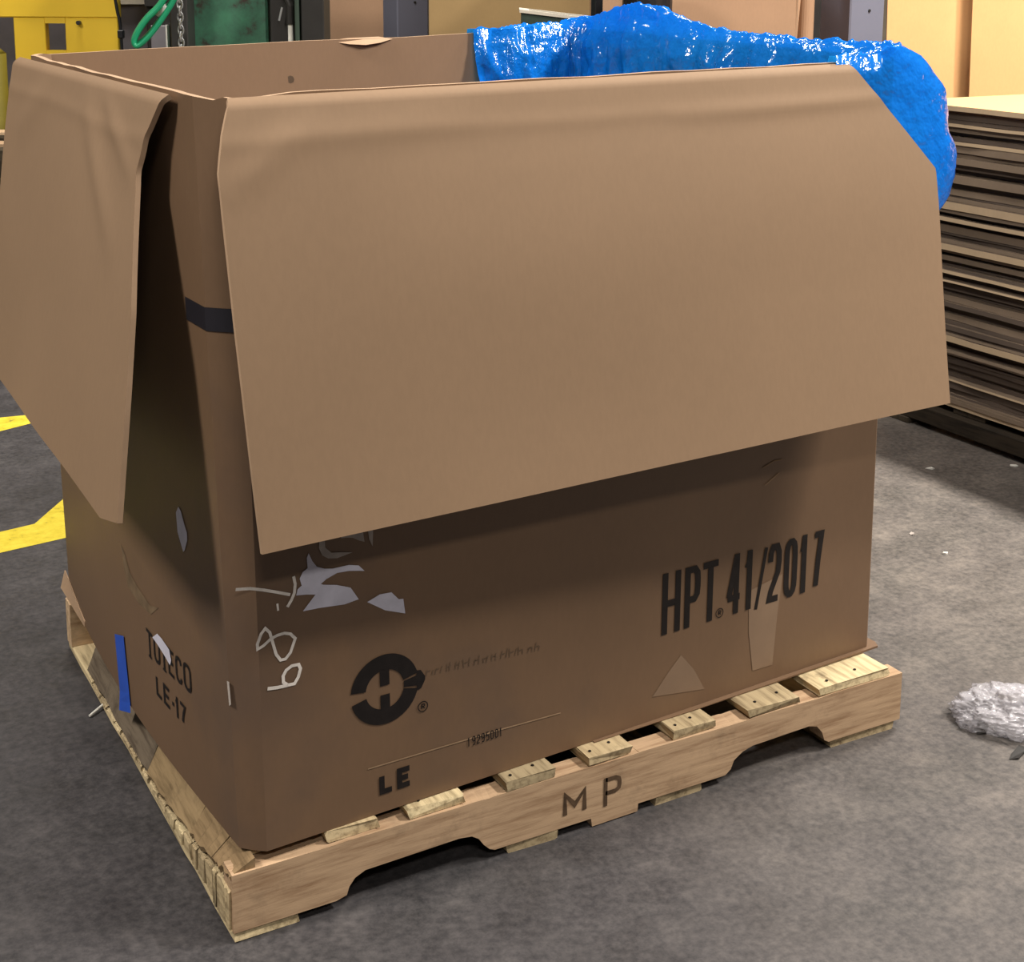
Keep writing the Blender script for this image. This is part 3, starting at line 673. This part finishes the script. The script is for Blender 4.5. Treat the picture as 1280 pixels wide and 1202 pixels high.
# ------------------------------------------------------------------ film wad and litter on the floor
bm = bmesh.new(); bmesh.ops.create_icosphere(bm, subdivisions=6, radius=1)
for v in bm.verts:
    p = v.co.copy(); r = 1+0.24*noise.noise(p*2.2)+0.13*(1-2*abs(noise.noise(p*4.2)))+0.10*(1-2*abs(noise.noise(p*9)))+0.05*noise.noise(p*22)
    q = V((p.x*.098*r, p.y*.066*r, max(0.0, (p.z*.75+.42)*.040*r))); 
    if p.z < -.3: q.z = 0.001
    v.co = q
me = bpy.data.meshes.new('plastic_wad'); bm.to_mesh(me); bm.free()
o = link('plastic_wad', me, M['clear'], None, True, loc=(1.425, -.088, 0), rz=-.55); tag(o, 'crumpled clear plastic film wad on the concrete floor at right', 'plastic wrap')
def scrap(x, y, a, l, wd, label, mat='white', name='paper_scrap', grp=None):
    n = 6; vs = []
    for i in range(n):
        t_ = i/n*2*PI; r = 1+.3*math.sin(i*2.3+x*9); vs.append((l*math.cos(t_)*r, wd*math.sin(t_)*r, .003+.002*math.sin(i*1.7)))
    vs += [(p[0]*.96, p[1]*.96, 0.0005) for p in vs]
    o = mesh(name, vs, [tuple(range(n)), tuple(range(n, 2*n))[::-1]]+[(i, n+i, n+(i+1) % n, (i+1) % n) for i in range(n)], M[mat], None, loc=(x, y, 0), rz=a)
    return tag(o, label, 'litter', grp)
scrap(2.282, .988, -.7, .010, .006, 'tiny white paper scrap in the shadow beside the sheet stack')
scrap(2.50, .895, -.9, .014, .006, 'white paper scrap close to the dark skid')
scrap(1.897, .661, .3, .008, .005, 'small pale scrap on bright floor nearest the cardboard box', 'paper_thin')
scrap(1.878, .537, -1.2, .009, .005, 'small white scrap on open floor in front of the sheet stack')
scrap(1.345, -.075, .4, .026, .012, 'dark leaf-like patch of painted shade and stain beside the clear plastic wad', 'dark', 'shade_patch')  # dark pieces laid in for the shade and stain around the wad
scrap(1.335, -.165, .2, .030, .010, 'flat dark stain-coloured patch of painted shade below the clear plastic wad', 'dark', 'shade_patch')

# ------------------------------------------------------------------ background row
def row_thing(name, label, cat, px, d, rz=AR): return empty(name, label, cat, spot(px, d), rz)
def wpx(a, b_, d): return (b_-a)/1804.3*d
# blue-grey columns
for px, d, lab in ((1018, 6.1, 'blue-grey square steel column right of the far cartons'), (479, 7.6, 'blue-grey square steel column behind the cardboard box, further left')):
    b_ = spot(px, d); wd = 0.185 if px > 900 else .178
    c = empty('steel_column', lab, 'column', b_)
    bm = MB().box(0, wd, -wd, 0, 0.012, 4.2, .006); bm.build('column_shaft', M['steel_blue'], c)
    MB().box(-.07, wd+.07, -wd-.07, .07, 0, .012).build('base_plate', M['steel_blue'], c)
    for k in range(3): cyl(.006, 0, .004, 10).build('bolt', M['dark'], c).matrix_local = Matrix.Translation((.10+.03*(k % 2), -wd, 1.18+.10*k)) @ Matrix.Rotation(PI/2, 4, 'X')
# bright sheets leaning behind the stack
for i, (a, b_, d, h, lab) in enumerate([(1110, 1262, 6.35, 2.1, 'bright tan cardboard panel standing behind the sheet stack, beside the column'), (1215, 1460, 6.25, 2.2, 'bright tan cardboard panel standing at far right behind the sheet stack')]):
    o = row_thing('cardboard_sheet', lab, 'cardboard sheet', a, d, AR if i == 0 else AR-.06)
    wd = wpx(a, b_, d)
    def P(u, v, wd=wd, h=h, i=i): return V((wd*u, .22*v+.01*math.sin(u*4+i), h*v))
    sheet_part('panel_sheet', P, 10, 8, .008, 1, [M['kraft_bright'], M['flap'], M['edge']], o)
# gaylord boxes
def carton(px, d, wd, dp, h, mat, label, flaps=True, rz=AR):
    o = row_thing('cardboard_carton', label, 'box', px, d, rz); th = .012
    m = MB(); m.box(0, wd, 0, th, .12, h); m.box(0, wd, dp-th, dp, .12, h); m.box(0, th, th, dp-th, .12, h); m.box(wd-th, wd, th, dp-th, .12, h); m.box(th, wd-th, th, dp-th, .12, .132)
    m.build('carton_wall', mat, o)
    for k in range(3): MB().box(0, wd, k*(dp-.1)/2, k*(dp-.1)/2+.1, 0, .1).build('pallet_runner', M['wood_old_x'], o)
    MB().box(0, wd, 0, dp, .1, .12).build('pallet_deck', M['wood_old_x'], o)
    if flaps:
        a = V((0, -.004, h)); 
        sheet_part('flap', lambda u, v: V((lerp(.01, wd-.01, u)+0*v, -.006-.10*v, h-.32*v)), 6, 6, .008, -1, [mat, mat, M['edge']], o)
    return o
carton(404, 8.4, .40, .7, 1.5, M['kraft_bg'], 'tan carton far back between dark machine and blue-grey column', False)
carton(536, 6.6, .76, .9, 1.55, M['kraft_olive'], 'olive-brown carton right of the left column, behind the blue liner', False)
o = carton(750, 5.3, .70, .9, 1.6, M['kraft_bg'], 'tan carton behind the blue liner with a slanted open side flap', False)
# slanted side flap of that carton and rolled sheet in the dark gap
sheet_part('flap', lambda u, v: V((.70+lerp(0.0, .035-.06*v*.8, u), .004+.02*u, 1.6-.8*v)), 4, 8, .008, 1, [M['kraft_bg'], M['kraft_bg'], M['edge']], o)
tg = empty('cardboard_tube', 'brown cardboard roll standing in the dark gap beside the column', 'cardboard tube', spot(1001, 5.9))
cyl(.032, 0, 1.7, 20).build('tube_wall', M['kraft_bg'], tg)
cyl(.026, 1.69, 1.702, 16).build('tube_core', M['black'], tg)
dk = row_thing('dark_cabinet', 'dark brown cabinet in shadow behind the cardboard roll', 'cabinet', 960, 6.6)
MB().box(0, .33, 0, .5, 0, 1.8, .006).build('cabinet_body', plain('dark_brown', (58, 44, 36), .7, .2), dk); MB().box(.02, .31, -.01, 0, .08, 1.75).build('door_leaf', M['dark'], dk)
# green open bin with a pale rim
gb = row_thing('green_bin', 'dark green steel bin with sloped pale rim behind the liner', 'bin', 650, 4.45)
bw, bd = wpx(650, 742, 4.45), .30
def slab(x0, x1, y0, y1, z0, zl, zr):
    f = lambda x: lerp(zl, zr, x/bw); return MB().add([(x0, y0, z0), (x1, y0, z0), (x1, y1, z0), (x0, y1, z0), (x0, y0, f(x0)), (x1, y0, f(x1)), (x1, y1, f(x1)), (x0, y1, f(x0))], [(3, 2, 1, 0), (4, 5, 6, 7), (0, 1, 5, 4), (1, 2, 6, 5), (2, 3, 7, 6), (3, 0, 4, 7)])
for a in ((0, bw, 0, .02), (0, bw, bd-.02, bd), (0, .02, .02, bd-.02), (bw-.02, bw, .02, bd-.02)): slab(*a, .1, 1.198, 1.172).build('bin_panel', M['dark_green'], gb)
m = MB()
for a in ((-.006, bw+.006, -.006, .024), (-.006, bw+.006, bd-.024, bd+.006), (-.006, .024, .024, bd-.024), (bw-.024, bw+.006, .024, bd-.024)):
    q = slab(*a, 0, 1.207, 1.182); q.v = [(x, y, z if z > .5 else lerp(1.198, 1.172, x/bw)) for x, y, z in q.v]; m.add(q.v, q.f)
m.build('rim', M['pale'], gb)
MB().box(.02, bw-.02, .02, bd-.02, .1, .12).build('bin_base', M['dark_green'], gb)
for x in (0, bw-.05):
    for y in (0, bd-.05): MB().box(x, x+.05, y, y+.05, 0, .1).build('leg', M['dark'], gb)
po = empty('black_post', 'thin black post beside the tan carton', 'post', spot(743, 5.15)); MB().box(-.016, .016, -.016, .016, .01, 1.7, .003).build('post_shaft', M['black'], po); MB().box(-.08, .08, -.08, .08, 0, .01).build('base_plate', M['dark'], po)
# black bin peeking over the liner hump
bb = row_thing('black_drum', 'black plastic drum with pale band behind the liner hump', 'drum', 808, 4.95)
cyl(.078, 0, 1.18, 24, 0, .09, .082).build('drum_body', M['black'], bb, True); cyl(.086, 1.18, 1.24, 24, 0, .09).build('rim', M['black'], bb); cyl(.079, 1.24, 1.30, 24, 0, .09).build('pale_band', M['pale'], bb); cyl(.084, 1.30, 1.34, 24, 0, .09).build('lid', M['black'], bb)
# green machine and dark frame
gm = row_thing('green_machine', 'scuffed green machine housing behind the box left of the dark uprights', 'machine', 238, 5.3)
MB().box(0, .29, 0, .5, .06, 1.65, .008).build('machine_housing', M['green'], gm); MB().box(-.01, .30, .0, .5, 0, .06).build('base', M['dark'], gm)
MB().box(.03, .26, -.012, 0, .3, .95).build('access_panel', M['green'], gm)
df = row_thing('dark_machine_frame', 'dark steel uprights with pale pipe beside the green machine', 'machine frame', 336, 5.2)
MB().box(0, .095, .06, .25, 0, 1.6, .004).build('back_plate', M['dark'], df)
MB().box(.098, .112, 0, .1, 0, 1.6, .003).build('upright', M['dark_green'], df); MB().box(.116, .20, .02, .2, 0, 1.6, .004).build('upright', M['dark'], df)
MB().tube([(.078, .03, 0), (.078, .03, 1.135)], .009, 12).build('pipe', M['white'], df); MB().tube([(.078, .03, 1.135), (.078, .03, 1.20), (.06, .03, 1.24)], .014, 12).build('valve', M['dark'], df)
MB().tube([(.038, .03, 1.148), (.05, .03, 1.195)], .004, 8).build('lever', M['silver'], df)
# grey cabinets behind the yellow guard
gc = row_thing('grey_cabinet', 'grey machine cabinet behind the yellow guard', 'cabinet', -260, 6.0)
MB().box(0, wpx(-260, 196, 6.0), 0, .6, 0, 1.9, .006).build('cabinet_body', M['grey'], gc)
MB().box(1.0, 1.35, -.02, 0, .1, 1.18).build('door_leaf', M['grey'], gc); MB().box(1.36, wpx(-260, 192, 6.0), -.03, 0, 1.19, 1.7).build('control_panel', M['pale'], gc)
MB().box(1.0, 1.25, -.02, 0, 1.2, 1.8).build('door_leaf', M['grey'], gc); MB().box(1.26, 1.275, -.03, 0, 0, 1.85).build('corner_trim', M['dark'], gc)
sb = row_thing('steel_locker', 'dark steel locker with bright edge behind the green hose', 'locker', 187, 5.6)
MB().box(0, .10, 0, .4, 0, 1.8, .004).build('locker_body', M['dark'], sb); MB().box(.022, .082, -.03, 0, .9, 1.118, .003).build('meter_box', M['grey'], sb); MB().box(.080, .086, -.034, 0, .9, 1.12).build('bright_edge', M['white'], sb)
MB().box(0, .06, -.02, 0, 1.19, 1.5).build('door_leaf', M['dark'], sb)
dp_ = row_thing('dark_post', 'dark post carrying chain and green hose left of the green machine', 'post', 216, 5.15)
MB().box(0, .062, 0, .12, 0, 1.7, .004).build('post_shaft', M['dark'], dp_); MB().tube([(.03, 0, 1.50), (.03, -.05, 1.50), (.03, -.06, 1.53)], .006, 8).build('hook', M['silver'], dp_)
ch = row_thing('hanging_chain', 'bright steel chain hanging on the dark post', 'chain', 229, 5.08)
for k in range(22):
    z0 = 1.47-k*.022; ring = [(0.009*math.cos(q/10*2*PI)*(1 if k % 2 == 0 else .15), 0.009*math.cos(q/10*2*PI)*(.15 if k % 2 == 0 else 1), z0+.017*math.sin(q/10*2*PI)) for q in range(11)]
    MB().tube(ring, .003, 6, False).build('chain_link', M['silver'], ch)
hs = row_thing('green_hose', 'coiled green hose with white tape hanging before grey cabinets', 'hose', 198, 5.0)
hp = lambda px, y: (wpx(198, px, 5.0), 0, 1.2963-5.0*(y+25)/1804.3)
def curve(pts, n=8):
    out = []; pts = [V(p) for p in pts]
    for i in range(len(pts)-1):
        p0, p1, p2, p3 = pts[max(i-1, 0)], pts[i], pts[i+1], pts[min(i+2, len(pts)-1)]
        for k in range(n):
            t_ = k/n; out.append(.5*((2*p1)+(-p0+p2)*t_+(2*p0-5*p1+4*p2-p3)*t_*t_+(-p0+3*p1-3*p2+p3)*t_**3))
    return out+[pts[-1]]
c1 = [hp(238, -75), hp(236, -30), hp(222, 0), hp(206, 24), hp(190, 44), hp(176, 56), hp(171, 52), hp(176, 40), hp(188, 24), hp(206, 6), hp(222, -22), hp(234, -50), hp(238, -75)]
MB().tube(curve(c1), .0115, 10).build('hose_loop', M['hose'], hs, True)
c2 = [(x+.006, -.03, z-.004) for x, y, z in c1]; MB().tube(curve(c2), .009, 10).build('hose_loop', M['hose'], hs, True)
MB().tube([hp(200, 20), hp(211, 7)], .0155, 12).build('white_tape', M['white'], hs, True)
# yellow guard with rectangular openings
yg = row_thing('yellow_guard', 'yellow steel machine guard with rectangular openings at left', 'guard', -170, 5.5)
gx = lambda px: wpx(-170, px, 5.5); gz = lambda y: 1.2963-5.5*(y+25)/1804.3
MB().box(0, gx(152), 0, .05, gz(24), 1.75, .004).build('upper_plate', M['yellow'], yg)
MB().box(gx(22), gx(61), .004, .05, .10, gz(24), .003).build('bar', M['yellow'], yg); MB().box(gx(-150), gx(-95), .004, .05, .10, gz(24), .003).build('bar', M['yellow'], yg)
MB().box(gx(86), gx(151), .002, .05, .10, gz(24), .003).build('bar', M['yellow'], yg); MB().box(gx(61), gx(86), .003, .05, gz(31), gz(24)).build('crosspiece', M['yellow'], yg)
MB().box(gx(61), gx(86), .003, .05, .10, gz(64)).build('crosspiece', M['yellow'], yg); MB().box(0, gx(152), -.02, .12, 0, .10, .004).build('foot_rail', M['yellow_dull'], yg)
MB().box(gx(-95), gx(22), .006, .05, .50, .58, .003).build('crosspiece', M['yellow'], yg)
cyl(.008, 0, .02, 10).build('bolt', M['dark'], yg).matrix_local = Matrix.Translation((gx(104), .002, gz(30))) @ Matrix.Rotation(PI/2, 4, 'X')
cb = row_thing('black_cable', 'black cable hanging down the right edge of the yellow guard', 'cable', 150, 5.42)
MB().tube(curve([(-.012, 0, 1.6), (-.008, 0, 1.30), (.004, 0, 1.18), (.014, 0, 1.10), (.016, 0, .8), (.012, 0, .02)]), .006, 8).build('cable_run', M['black'], cb, True)
MB().box(.004, .026, -.012, .012, 1.075, 1.105, .003).build('connector', M['black'], cb)
yp = empty('yellow_post', 'dull yellow round post at left edge in front of the guard', 'post', spot(-4, 5.36)); cyl(.044, .01, 1.02, 24).build('post_shaft', M['yellow_dull'], yp, True); cyl(.06, 0, .01, 24).build('base_plate', M['yellow_dull'], yp); cyl(.044, 1.02, 1.04, 24, r2=.02).build('post_cap', M['yellow_dull'], yp, True)
# low stack of old pallets at the left edge
for k in range(5):
    s0 = empty('wooden_pallet', ['lowest', 'second lowest', 'middle', 'second highest', 'topmost'][k]+' brown pallet in the low pile by the yellow post', 'pallet', spot(-142, 4.62), AR-.015*k, 'old pallets piled at the left edge'); zz = k*.15
    for j in range(3): MB().box(0, .40, j*.28, j*.28+.09, zz+.0, zz+.018).build('bottom_board', M['wood_old_x'], s0)
    for x in (0, .18, .37): MB().box(x, x+.05, 0, .65, zz+.018, zz+.115).build('stringer', M['wood_y'] if k % 2 else M['wood_old_y'], s0)
    for j in range(4): MB().box(0, .40, j*.18, j*.18+.1, zz+.115, zz+.15).build('deck_board', M['wood_x'] if (j+k) % 2 else M['wood_old_x'], s0)
